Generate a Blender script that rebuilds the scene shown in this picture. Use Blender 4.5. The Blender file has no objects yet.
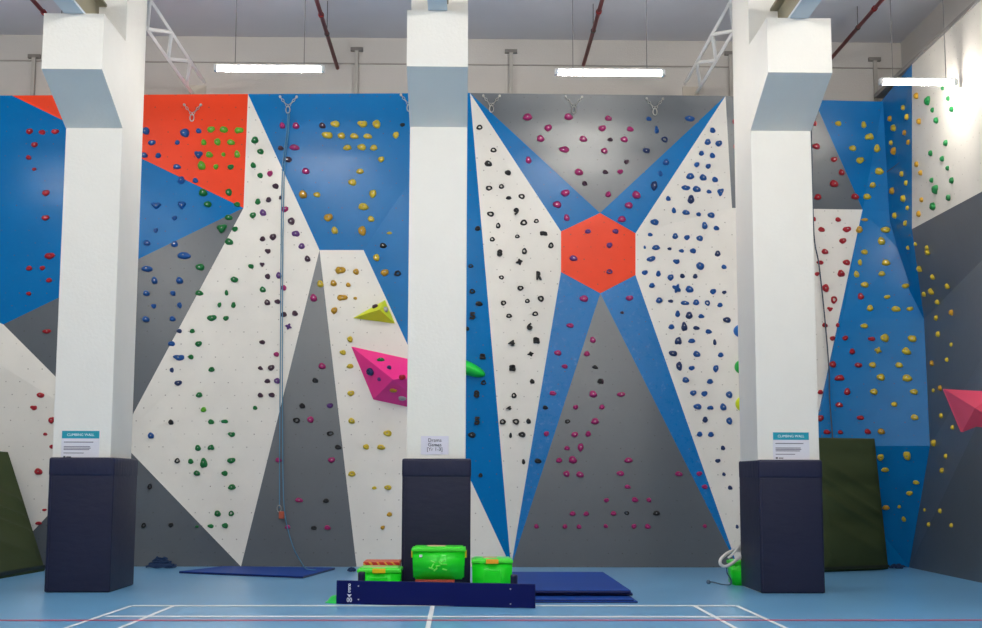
import bpy, bmesh, math, random
from mathutils import Vector, Matrix, Quaternion
from mathutils.bvhtree import BVHTree
random.seed(7)
C = bpy.context.scene.collection
R = math.radians
# ------------------------------------------------------------------ camera
F = 1350.0; H = 1.3
cam_R = Matrix.Rotation(R(-1.1), 3, 'Z') @ Matrix.Rotation(R(90 + 7.01), 3, 'X') @ Matrix.Rotation(R(0.17), 3, 'Z')
O = Vector((0, 0, H))
cd = bpy.data.cameras.new('camera'); cam = bpy.data.objects.new('camera', cd); C.objects.link(cam)
cam.matrix_world = Matrix.Translation(O) @ cam_R.to_4x4()
cd.sensor_fit = 'HORIZONTAL'; cd.sensor_width = 36; cd.lens = F / 982 * 36
cd.clip_end = 200
bpy.context.scene.camera = cam

def ray(px, py):
    return (cam_R @ Vector(((px - 491) / F, -(py - 314) / F, -1))).normalized()
def PY(px, py, Y):
    d = ray(px, py); return O + d * (Y / d.y)
def PZ(px, py, z=0.0):
    d = ray(px, py); return O + d * ((z - H) / d.z)
def PX(px, py, X):
    d = ray(px, py); return O + d * (X / d.x)

# ------------------------------------------------------------------ materials
def lin(c):
    return tuple(((v / 255) / 12.92 if v / 255 <= 0.04045 else ((v / 255 + 0.055) / 1.055) ** 2.4) for v in c) + (1,)
MATS = {}
def mat(name, rgb, rough=0.6, spec=0.4, noise=0.0, nscale=4, bump=0.0, bscale=30, metal=0.0, coat=0.0, emit=0.0, trans=0.0, stretch=None, wave=None):
    if name in MATS: return MATS[name]
    m = bpy.data.materials.new(name); m.use_nodes = True
    nt = m.node_tree; b = nt.nodes['Principled BSDF']
    b.inputs['Base Color'].default_value = lin(rgb)
    b.inputs['Roughness'].default_value = rough
    b.inputs['Specular IOR Level'].default_value = spec
    b.inputs['Metallic'].default_value = metal
    b.inputs['Coat Weight'].default_value = coat
    b.inputs['Coat Roughness'].default_value = 0.15
    if trans: b.inputs['Transmission Weight'].default_value = trans
    if emit:
        b.inputs['Emission Color'].default_value = (1, .945, .86, 1); b.inputs['Emission Strength'].default_value = emit
    tc = nt.nodes.new('ShaderNodeTexCoord'); mp = nt.nodes.new('ShaderNodeMapping')
    nt.links.new(tc.outputs['Object'], mp.inputs[0])
    if stretch: mp.inputs['Scale'].default_value = stretch
    if noise:
        n = nt.nodes.new('ShaderNodeTexNoise'); n.inputs['Scale'].default_value = nscale; n.inputs['Detail'].default_value = 5
        nt.links.new(mp.outputs[0], n.inputs['Vector'])
        mx = nt.nodes.new('ShaderNodeMix'); mx.data_type = 'RGBA'
        c = lin(rgb)
        mx.inputs['A'].default_value = tuple(v * (1 - noise) for v in c[:3]) + (1,)
        mx.inputs['B'].default_value = tuple(min(1, v * (1 + noise)) for v in c[:3]) + (1,)
        nt.links.new(n.outputs['Fac'], mx.inputs['Factor']); nt.links.new(mx.outputs['Result'], b.inputs['Base Color'])
    if bump:
        if wave:
            n = nt.nodes.new('ShaderNodeTexWave'); n.bands_direction = 'Z'; n.inputs['Scale'].default_value = wave
            n.inputs['Distortion'].default_value = 9; n.inputs['Detail'].default_value = 3; n.inputs['Detail Scale'].default_value = 0.6
        else:
            n = nt.nodes.new('ShaderNodeTexNoise'); n.inputs['Scale'].default_value = bscale; n.inputs['Detail'].default_value = 4
        nt.links.new(mp.outputs[0], n.inputs['Vector'])
        bp = nt.nodes.new('ShaderNodeBump'); bp.inputs['Strength'].default_value = bump; bp.inputs['Distance'].default_value = 0.03
        nt.links.new(n.outputs['Fac'], bp.inputs['Height']); nt.links.new(bp.outputs[0], b.inputs['Normal'])
    MATS[name] = m; return m

# ------------------------------------------------------------------ mesh helpers
def link(name, me, parent=None):
    o = bpy.data.objects.new(name, me); C.objects.link(o)
    if parent is not None: o.parent = parent
    return o
def obj(name, bm, m, parent=None, smooth=False):
    me = bpy.data.meshes.new(name)
    bmesh.ops.recalc_face_normals(bm, faces=bm.faces)
    if smooth:
        for f in bm.faces: f.smooth = True
    bm.to_mesh(me); bm.free()
    for x in (m if isinstance(m, (list, tuple)) else [m]): me.materials.append(x)
    return link(name, me, parent)
def tag(o, label=None, cat=None, group=None, kind=None):
    if label: o['label'] = label
    if cat: o['category'] = cat
    if group: o['group'] = group
    if kind: o['kind'] = kind
    return o
def thing(name, label, cat, loc=(0, 0, 0), group=None, rz=0):
    o = bpy.data.objects.new(name, None); C.objects.link(o)
    o.location = loc; o.rotation_euler = (0, 0, rz); o.empty_display_size = .1
    return tag(o, label, cat, group)
def BM(): return bmesh.new()
def box(bm, x0, x1, y0, y1, z0, z1, bev=0.0, mi=0, seg=2):
    before = set(bm.faces)
    r = bmesh.ops.create_cube(bm, size=1)
    for v in r['verts']:
        v.co = Vector(((x0 + x1) / 2 + v.co.x * (x1 - x0), (y0 + y1) / 2 + v.co.y * (y1 - y0), (z0 + z1) / 2 + v.co.z * (z1 - z0)))
    if bev:
        es = list({e for v in r['verts'] for e in v.link_edges})
        bmesh.ops.bevel(bm, geom=es, offset=bev, segments=seg, affect='EDGES', profile=.6)
    for f in bm.faces:
        if f not in before: f.material_index = mi
def tube(bm, pts, r, n=8, closed=False):
    pts = [Vector(p) for p in pts]; N = len(pts); rings = []
    prev = None
    for i, p in enumerate(pts):
        if closed: t = (pts[(i + 1) % N] - pts[i - 1]).normalized()
        else: t = (pts[min(i + 1, N - 1)] - pts[max(i - 1, 0)]).normalized()
        a = prev if prev is not None else (Vector((0, 0, 1)) if abs(t.z) < .9 else Vector((1, 0, 0)))
        u = (a - t * a.dot(t)).normalized(); w = t.cross(u); prev = u
        rr = r[i] if isinstance(r, (list, tuple)) else r
        rings.append([bm.verts.new(p + (u * math.cos(2 * math.pi * k / n) + w * math.sin(2 * math.pi * k / n)) * rr) for k in range(n)])
    for i in range(N if closed else N - 1):
        a, b = rings[i], rings[(i + 1) % N]
        for k in range(n): bm.faces.new((a[k], a[(k + 1) % n], b[(k + 1) % n], b[k]))
    if not closed:
        bm.faces.new(rings[0]); bm.faces.new(list(reversed(rings[-1])))
def spline(pts, k=6):
    pts = [Vector(p) for p in pts]; out = []
    for i in range(len(pts) - 1):
        p0 = pts[max(i - 1, 0)]; p1 = pts[i]; p2 = pts[i + 1]; p3 = pts[min(i + 2, len(pts) - 1)]
        for j in range(k):
            t = j / k
            out.append(.5 * ((2 * p1) + (p2 - p0) * t + (2 * p0 - 5 * p1 + 4 * p2 - p3) * t * t + (3 * p1 - p0 - 3 * p2 + p3) * t ** 3))
    out.append(pts[-1]); return out
def prism(bm, pts, offs):
    """closed solid between outline pts and pts+offs"""
    a = [bm.verts.new(p) for p in pts]; b = [bm.verts.new(Vector(p) + offs) for p in pts]
    bm.faces.new(a); bm.faces.new(list(reversed(b))); n = len(a)
    for i in range(n): bm.faces.new((a[i], b[i], b[(i + 1) % n], a[(i + 1) % n]))
def text_mesh(s, size, depth=0.001, bevel=0.0, align='CENTER', space=1.0):
    cu = bpy.data.curves.new('t', 'FONT'); cu.body = s; cu.size = size; cu.extrude = depth; cu.bevel_depth = bevel
    cu.align_x = align; cu.align_y = 'CENTER'; cu.space_character = space; cu.resolution_u = 3
    o = bpy.data.objects.new('t', cu); C.objects.link(o)
    bpy.context.view_layer.update()
    me = bpy.data.meshes.new_from_object(o.evaluated_get(bpy.context.evaluated_depsgraph_get()))
    bpy.data.objects.remove(o); bpy.data.curves.remove(cu)
    return me

# ------------------------------------------------------------------ main dimensions
YW = PZ(470, 567).y + .3                    # plane of the climbing wall
ZT = PY(480, 93.5, YW).z               # top of the climbing wall
XR = PY(883, 101, YW - .3).x                # right-hand climbing plane
YB = YW + 0.5                          # room back wall
ZC = PY(480, 39, YB).z                 # ceiling
XRW = PY(901, 46, YB).x                # room right wall
XL = -11.0
YF = -7.0
YP = PZ(111, 592.6).y                    # front of column pads
print('YW', YW, 'ZT', ZT, 'XR', XR, 'ZC', ZC, 'XRW', XRW, 'YP', YP)

# ------------------------------------------------------------------ room
m_wall = mat('painted plaster wall', (188, 184, 180), .85, .2, .05, 1.5, .15, 60)
m_ceil = mat('painted ceiling', (206, 204, 208), .8, .2, .04, 2)
m_col = mat('white painted concrete', (232, 229, 222), .6, .35, .03, 3, .12, 25)
m_line_w = mat('white court paint', (235, 240, 245), .4)
m_line_r = mat('red court paint', (205, 50, 100), .4)
m_floor = mat('blue vinyl sports floor', (108, 168, 214), .28, .5, .07, .8, .05, 3)
m_dark = mat('dark steel', (70, 66, 64), .5, .5)

def struct(name, bm, m):
    o = obj(name, bm, m); o['kind'] = 'structure'; return o
bm = BM(); box(bm, XL, XRW + .2, YF, YB + .2, -.12, 0)
def fl_line(a, b, w, mi, z=.003):
    a = PZ(*a); b = PZ(*b); d = (b - a).normalized(); n = Vector((-d.y, d.x, 0)) * w / 2
    vs = [bm.verts.new(Vector((p.x, p.y, z))) for p in (a - n, a + n, b + n, b - n)]
    f = bm.faces.new(vs); f.material_index = mi
fl_line((132, 606), (736, 606), .12, 1)
fl_line((106, 616.6), (758, 617.2), .12, 1, .0032)
fl_line((131.5, 606), (40, 637), .045, 1, .0034); fl_line((174, 606), (96, 638), .045, 1, .0034)
fl_line((736.5, 606), (812, 640), .045, 1, .0034); fl_line((694, 606), (757, 640), .045, 1, .0034)
fl_line((432.7, 606), (424, 645), .045, 1, .0034)
fl_line((-60, 620.6), (1040, 620.4), .09, 2, .0036)
struct('floor', bm, [m_floor, m_line_w, m_line_r])
bm = BM(); box(bm, XL, XRW + .2, YF, YB + .2, ZC, ZC + .2); struct('ceiling', bm, m_ceil)
bm = BM(); box(bm, XL, XRW + .2, YB, YB + .2, 0, ZC); struct('wall_back', bm, m_wall)
bm = BM(); box(bm, XL - .2, XL, YF, YB + .2, -.12, ZC + .2); struct('wall_left', bm, m_wall)
bm = BM(); box(bm, XRW, XRW + .2, YF, YB, 0, ZC); struct('wall_right', bm, m_wall)
bm = BM(); box(bm, XL, XRW, YF - .2, YF, 0, ZC); struct('wall_front', bm, m_wall)
# joint line / conduit on the back wall, ledge on the right wall
zc = PY(480, 65, YB).z
bm = BM(); box(bm, XL, XRW, YB - .03, YB, zc - .008, zc + .008); struct('trim_1', bm, mat('grey conduit', (150, 145, 140), .6))
bm = BM(); box(bm, XR - .02, XRW, 2, YW + .1, ZT, ZT + .06); struct('trim_2', bm, mat('grey ledge', (140, 136, 132), .6))

# ------------------------------------------------------------------ climbing wall panels
def panel_mat(name, rgb, axis='X', rough=.38, dot=.8, dotc=(92, 74, 66), smear=0.0, spec=.5):
    m = bpy.data.materials.new(name); m.use_nodes = True; nt = m.node_tree; N = nt.nodes.new; L = nt.links.new
    b = nt.nodes['Principled BSDF']; b.inputs['Roughness'].default_value = rough; b.inputs['Specular IOR Level'].default_value = spec
    tc = N('ShaderNodeTexCoord'); sp = N('ShaderNodeSeparateXYZ'); L(tc.outputs['Object'], sp.inputs[0])
    def M(op, a, bb=None):
        n = N('ShaderNodeMath'); n.operation = op
        for i, v in enumerate((a, bb)):
            if v is None: continue
            if isinstance(v, (int, float)): n.inputs[i].default_value = v
            else: L(v, n.inputs[i])
        return n.outputs[0]
    SX, SZ = .2115, .1975
    ph = PY(565, 526.2, YW)
    u = M('DIVIDE', M('SUBTRACT', sp.outputs[axis], ph.x), SX)
    v = M('DIVIDE', M('SUBTRACT', sp.outputs['Z'], ph.z), SZ)
    v = M('ADD', v, 100.5); u = M('ADD', u, 100.5)
    row = M('FLOOR', v)
    u = M('ADD', u, M('MULTIPLY', M('MODULO', row, 2.0), .5))
    du = M('SUBTRACT', M('FRACT', u), .5); dv = M('SUBTRACT', M('FRACT', v), .5)
    d = M('SQRT', M('ADD', M('MULTIPLY', du, du), M('MULTIPLY', dv, dv)))
    cb = N('ShaderNodeCombineXYZ'); L(M('FLOOR', u), cb.inputs[0]); L(row, cb.inputs[1])
    wn = N('ShaderNodeTexWhiteNoise'); wn.noise_dimensions = '2D'; L(cb.outputs[0], wn.inputs['Vector'])
    isdot = M('MULTIPLY', M('LESS_THAN', d, .048), M('MULTIPLY', wn.outputs['Value'], dot))
    n1 = N('ShaderNodeTexNoise'); n1.inputs['Scale'].default_value = 1.3; n1.inputs['Detail'].default_value = 8; n1.inputs['Roughness'].default_value = .65
    L(tc.outputs['Object'], n1.inputs['Vector'])
    c = lin(rgb)
    mx = N('ShaderNodeMix'); mx.data_type = 'RGBA'
    mx.inputs['A'].default_value = tuple(x * .88 for x in c[:3]) + (1,); mx.inputs['B'].default_value = tuple(min(1, x * 1.12) for x in c[:3]) + (1,)
    L(n1.outputs['Fac'], mx.inputs['Factor'])
    # chalk dust rubbed into the paint; on the lower blue arms also painted glare
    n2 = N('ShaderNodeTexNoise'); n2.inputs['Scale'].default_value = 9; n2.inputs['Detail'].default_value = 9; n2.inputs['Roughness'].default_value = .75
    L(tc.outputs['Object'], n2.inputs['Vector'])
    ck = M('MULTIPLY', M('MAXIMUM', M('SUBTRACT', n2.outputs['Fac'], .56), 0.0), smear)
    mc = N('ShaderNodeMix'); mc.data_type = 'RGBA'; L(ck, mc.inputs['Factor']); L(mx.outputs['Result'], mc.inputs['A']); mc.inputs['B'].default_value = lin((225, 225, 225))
    m2 = N('ShaderNodeMix'); m2.data_type = 'RGBA'; L(isdot, m2.inputs['Factor']); L(mc.outputs['Result'], m2.inputs['A']); m2.inputs['B'].default_value = lin(dotc)
    L(m2.outputs['Result'], b.inputs['Base Color'])
    rr = N('ShaderNodeMapRange'); rr.inputs['To Min'].default_value = rough - .02; rr.inputs['To Max'].default_value = rough + .06; L(n2.outputs['Fac'], rr.inputs['Value']); L(rr.outputs[0], b.inputs['Roughness'])
    bp = N('ShaderNodeBump'); bp.inputs['Strength'].default_value = .05; bp.inputs['Distance'].default_value = .006
    L(n2.outputs['Fac'], bp.inputs['Height']); L(bp.outputs[0], b.inputs['Normal'])
    return m
PM = {'o': panel_mat('orange panel paint', (236, 62, 18), spec=.25), 'b': panel_mat('blue panel paint', (0, 110, 176), smear=.08, rough=.24, spec=.15),
      'g': panel_mat('grey panel paint', (84, 91, 98), smear=.08, rough=.28, spec=.6, dotc=(58, 58, 60)), 'k': panel_mat('dusty blue panel paint with glare', (10, 112, 180), smear=.7, rough=.26, spec=.2), 'w': panel_mat('white panel paint', (226, 222, 214), dot=.65),  # lower blue arms: lamp glare painted in as white speckle, along with chalk
      'B': panel_mat('blue side panel paint', (0, 92, 164), 'Y', spec=.15), 'G': panel_mat('grey side panel paint', (84, 90, 99), 'Y'), 'W': panel_mat('white side panel paint', (216, 211, 203), 'Y', dot=.5)}
# vertices: (px, py, relief towards the room); py 'T' = top of wall, 'B' = floor ; leading 'R' = on the right-hand plane
V = dict(
 a0=(-260, 'T', .05, 96), a1=(12, 'T', .05, 95.5), a2=(248, 'T', .14, 94), a3=(243.5, 208, .06), a4=(3.4, 324.5, .05), a5=(-260, 200, .05), a6=(119, 440, .2),
 a7=(35, 529, .25), a8=(0, 'B', .3), a9=(-260, 'B', .3), b0=(241, 'B', .3), b1=(319.5, 250, 0), b2=(363.5, 250, 0), b3=(356.5, 'B', .3), b4=(470, 'T', .12, 93),
 b5=(511, 'B', .3), c0=(561, 231.5, 0), c1=(600, 213, 0), c2=(635.5, 233.3, 0), c3=(635.5, 275, 0), c4=(600.3, 293.3, 0), c5=(561, 272, 0),
 c6=(725.5, 'T', .26, 96), c7=(738, 'B', .3), d0=(732, 208, .05), d1=(814, 'T', .3, 100), d2=(862.5, 209.5, .05), d3=(883, 'T', .3, 101.5), d5=(742, 'B', .3),
 d6=(785, 'B', .3), e0=(889, 212, .2), e1=(900, 251, .3), e2=(924, 319, .6), e3=(930, 446, .85), e4=(909, 'B', .2), e5=(842.5, 319, .2), e6=(813, 446, .3),
 f0=('R', 912, 'T'), f1=('R', 912, 229), f2=('R', 1100, 'T'), f3=('R', 1100, 128), f4=('R', 1100, 'B'))
def vert(k):
    v = V[k]
    if v[0] == 'R':
        _, x, y = v
        if y == 'T' or y == 'B':
            # solve y on the right plane so that z = ZT / 0
            z = ZT if y == 'T' else 0
            lo, hi = -200., 1500.
            p = None
            for _i in range(60):
                mid = (lo + hi) / 2; p = PX(x, mid, XR)
                if p.z > z: lo = mid
                else: hi = mid
            return p
        return PX(x, y, XR)
    x, y, o = v[:3]; Y = YW - o
    if y == 'T': return PY(x, v[3], Y)
    if y == 'T' or y == 'B':
        z = ZT if y == 'T' else 0
        p = PY(x, 93.5 if y == 'T' else 567, Y); p2 = PY(x, 100 if y == 'T' else 560, Y)
        t = (z - p.z) / (p2.z - p.z); p = p + (p2 - p) * t; return p
    return PY(x, y, Y)
VP = {k: vert(k) for k in V}
# f2..f4 run forward along the right plane
for k in ('f2', 'f4'): VP[k] = Vector((XR, 13.0, ZT if k == 'f2' else 0))
dirv = (PX(955, 206, XR) - VP['f1']); VP['f3'] = VP['f1'] + dirv * ((13.0 - VP['f1'].y) / dirv.y)
PANELS = [
 ('orange triangle panel', 'o', ['a1', 'a2', 'a3']),
 ('far left blue panel', 'b', ['a0', 'a1', 'a3', 'a4', 'a5']),
 ('left grey triangle', 'g', ['a4', 'a3', 'a6']),
 ('far left white panel', 'w', ['a5', 'a4', 'a6', 'a7', 'a8', 'a9']),
 ('bottom left grey panel', 'g', ['a6', 'b0', 'a8', 'a7']),
 ('tall left white panel', 'w', ['a2', 'b1', 'b0', 'a6', 'a3']),
 ('narrow grey triangle', 'g', ['b1', 'b3', 'b0']),
 ('white panel with yellow holds', 'w', ['b1', 'b2', 'b5', 'b3']),
 ('big upper blue panel', 'b', ['a2', 'b4', 'b2', 'b1']),
 ('dark blue middle strip', 'b', ['b4', 'b5', 'b2']),
 ('white panel left of hexagon', 'w', ['b4', 'c0', 'c5', 'b5']),
 ('blue arm upper left', 'b', ['b4', 'c1', 'c0']),
 ('orange hexagon', 'o', ['c0', 'c1', 'c2', 'c3', 'c4', 'c5']),
 ('grey panel above hexagon', 'g', ['b4', 'c6', 'c1']),
 ('blue arm upper right', 'b', ['c6', 'c2', 'c1']),
 ('white panel right of hexagon', 'w', ['c6', 'd0', 'c7', 'c3', 'c2']),
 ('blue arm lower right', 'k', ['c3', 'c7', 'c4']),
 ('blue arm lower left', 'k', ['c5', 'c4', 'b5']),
 ('grey panel under hexagon', 'g', ['c4', 'c7', 'b5']),
 ('grey panel right of column', 'g', ['c6', 'd1', 'd2', 'd0']),
 ('white panel behind right column', 'w', ['d0', 'd2', 'd6', 'c7']),
 ('blue corner panel', 'b', None),
 ('right wall white panel', 'W', ['f0', 'f2', 'f3', 'f1']),
 ('right wall grey panel', 'G', None),
]
wall_root = thing('climbing_wall', 'tall faceted indoor climbing wall painted orange, blue, white and grey', 'climbing wall', (0, YW + .2, 0))
bvh_v, bvh_f, bvh_id = [], [], []
def add_tri(face_pts, pid):
    b0 = len(bvh_v); bvh_v.extend(face_pts); bvh_f.append(tuple(range(b0, b0 + len(face_pts)))); bvh_id.append(pid)
from mathutils.geometry import tessellate_polygon
def faces_of(name, keys):
    if name == 'blue corner panel':
        return [['d1', 'd3', 'e0', 'd2'], ['d2', 'e0', 'e1', 'e2', 'e5'], ['e5', 'e2', 'e3', 'e6'], ['e6', 'e3', 'e4'], ['e6', 'e4', 'd6'], ['d2', 'e5', 'e6', 'd6'],
                ['d3', 'f0', 'f1', 'e2', 'e1', 'e0']]
    if name == 'right wall grey panel':
        return [['f1', 'f3', 'f4', 'e4', 'e3', 'e2']]
    return [keys]
# the white panel behind the right column follows the line d2-e5-e6
for pid, (name, mk, keys) in enumerate(PANELS):
    if name == 'white panel behind right column': keys = ['d0', 'd2', 'd6', 'c7']
    bm = BM()
    side = mk in 'WG'
    back = {}
    vv = {}
    def gv(k):
        if k not in vv: vv[k] = bm.verts.new(VP[k])
        return vv[k]
    tris = []
    fl = faces_of(name, keys)
    for fk in fl:
        pts = [VP[k] for k in fk]
        for t in tessellate_polygon([pts]): tris.append([fk[i] for i in t])
    ecount = {}
    for t in tris:
        try: bm.faces.new([gv(k) for k in t])
        except ValueError: pass
        add_tri([VP[k] for k in t], pid)
        for i in range(3):
            e = (t[i], t[(i + 1) % 3]); ecount[frozenset(e)] = ecount.get(frozenset(e), []) + [e]
    def bk(k):
        if k not in back:
            p = VP[k]
            if side: q = Vector((max(XR + .08, p.x + .05), p.y, p.z))
            elif k[0] == 'f': q = Vector((XR + .08, p.y, p.z))
            else: q = Vector((p.x, YW + .15, p.z))
            back[k] = bm.verts.new(q)
        return back[k]
    for fs, es in ecount.items():
        if len(es) == 1:
            a, b = es[0]
            bm.faces.new([gv(b), gv(a), bk(a), bk(b)])
    for t in tris:
        try: bm.faces.new([bk(k) for k in reversed(t)])
        except ValueError: pass
    o = obj('panel', bm, PM[mk], None)
    o.parent = wall_root; o.location = -wall_root.location
    o['label'] = name

# ------------------------------------------------------------------ climbing volumes
m_pinkv = mat('pink volume', (255, 54, 150), .45, .4, .04, 20)
m_yelv = mat('neon yellow volume', (222, 236, 20), .45, .4, .04, 20)
def hit(px, py, bvh):
    loc, n, idx, d = bvh.ray_cast(O, ray(px, py))
    return loc, n, idx
bvh0 = BVHTree.FromPolygons(bvh_v, bvh_f)
NP = len(PANELS)
VOLN = []
def volume(name, label, outline, inner, faces, m, h, cat='climbing volume'):
    """outline/inner: pixel points, inner ones lifted off the wall by h"""
    pid = NP + len(VOLN); VOLN.append(label)
    P = []
    for (x, y) in outline:
        l, n, i = hit(x, y, bvh0); P.append(l - ray(x, y) * .012)
    n_out = len(P)
    for (x, y) in inner:
        l, n, i = hit(x, y, bvh0); P.append(l - ray(x, y) * h)
    bm = BM(); vs = [bm.verts.new(p) for p in P]
    for f in faces:
        bm.faces.new([vs[i] for i in f]); add_tri([P[i] for i in f], pid)
    bk_ = [bm.verts.new(P[i] + Vector((0, .05, 0))) for i in range(n_out)]
    for i in range(n_out): bm.faces.new((vs[i], vs[(i + 1) % n_out], bk_[(i + 1) % n_out], bk_[i]))
    bm.faces.new(bk_)
    o = obj(name, bm, m); tag(o, label, cat); return o
volume('climbing_volume', 'small neon yellow pyramid volume above the pink one', [(353, 318), (385, 300), (395, 323.5)], [(379.5, 309.5)],
       [(0, 1, 3), (1, 2, 3), (2, 0, 3)], m_yelv, .3)
volume('climbing_volume', 'large bright pink faceted volume beside the middle column', [(351.3, 346.5), (432, 364), (455, 388), (432, 412), (373.3, 399.5)], [(393, 379.5), (425, 377)],
       [(0, 5, 1), (1, 5, 6), (1, 6, 2), (2, 6, 3), (3, 6, 5), (3, 5, 4), (4, 5, 0)], m_pinkv, .5)
volume('climbing_volume', 'pink pointed volume at the right edge on the side wall', [(944, 389), (1000, 392), (1010, 430), (962, 432)], [(975, 408)],
       [(0, 1, 4), (1, 2, 4), (2, 3, 4), (3, 0, 4)], mat('coral volume', (250, 80, 110), .45), .5)
bvh = BVHTree.FromPolygons(bvh_v, bvh_f)
PNAME = [p[0] for p in PANELS] + ['yellow volume', 'pink volume', 'side wall volume']

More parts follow.
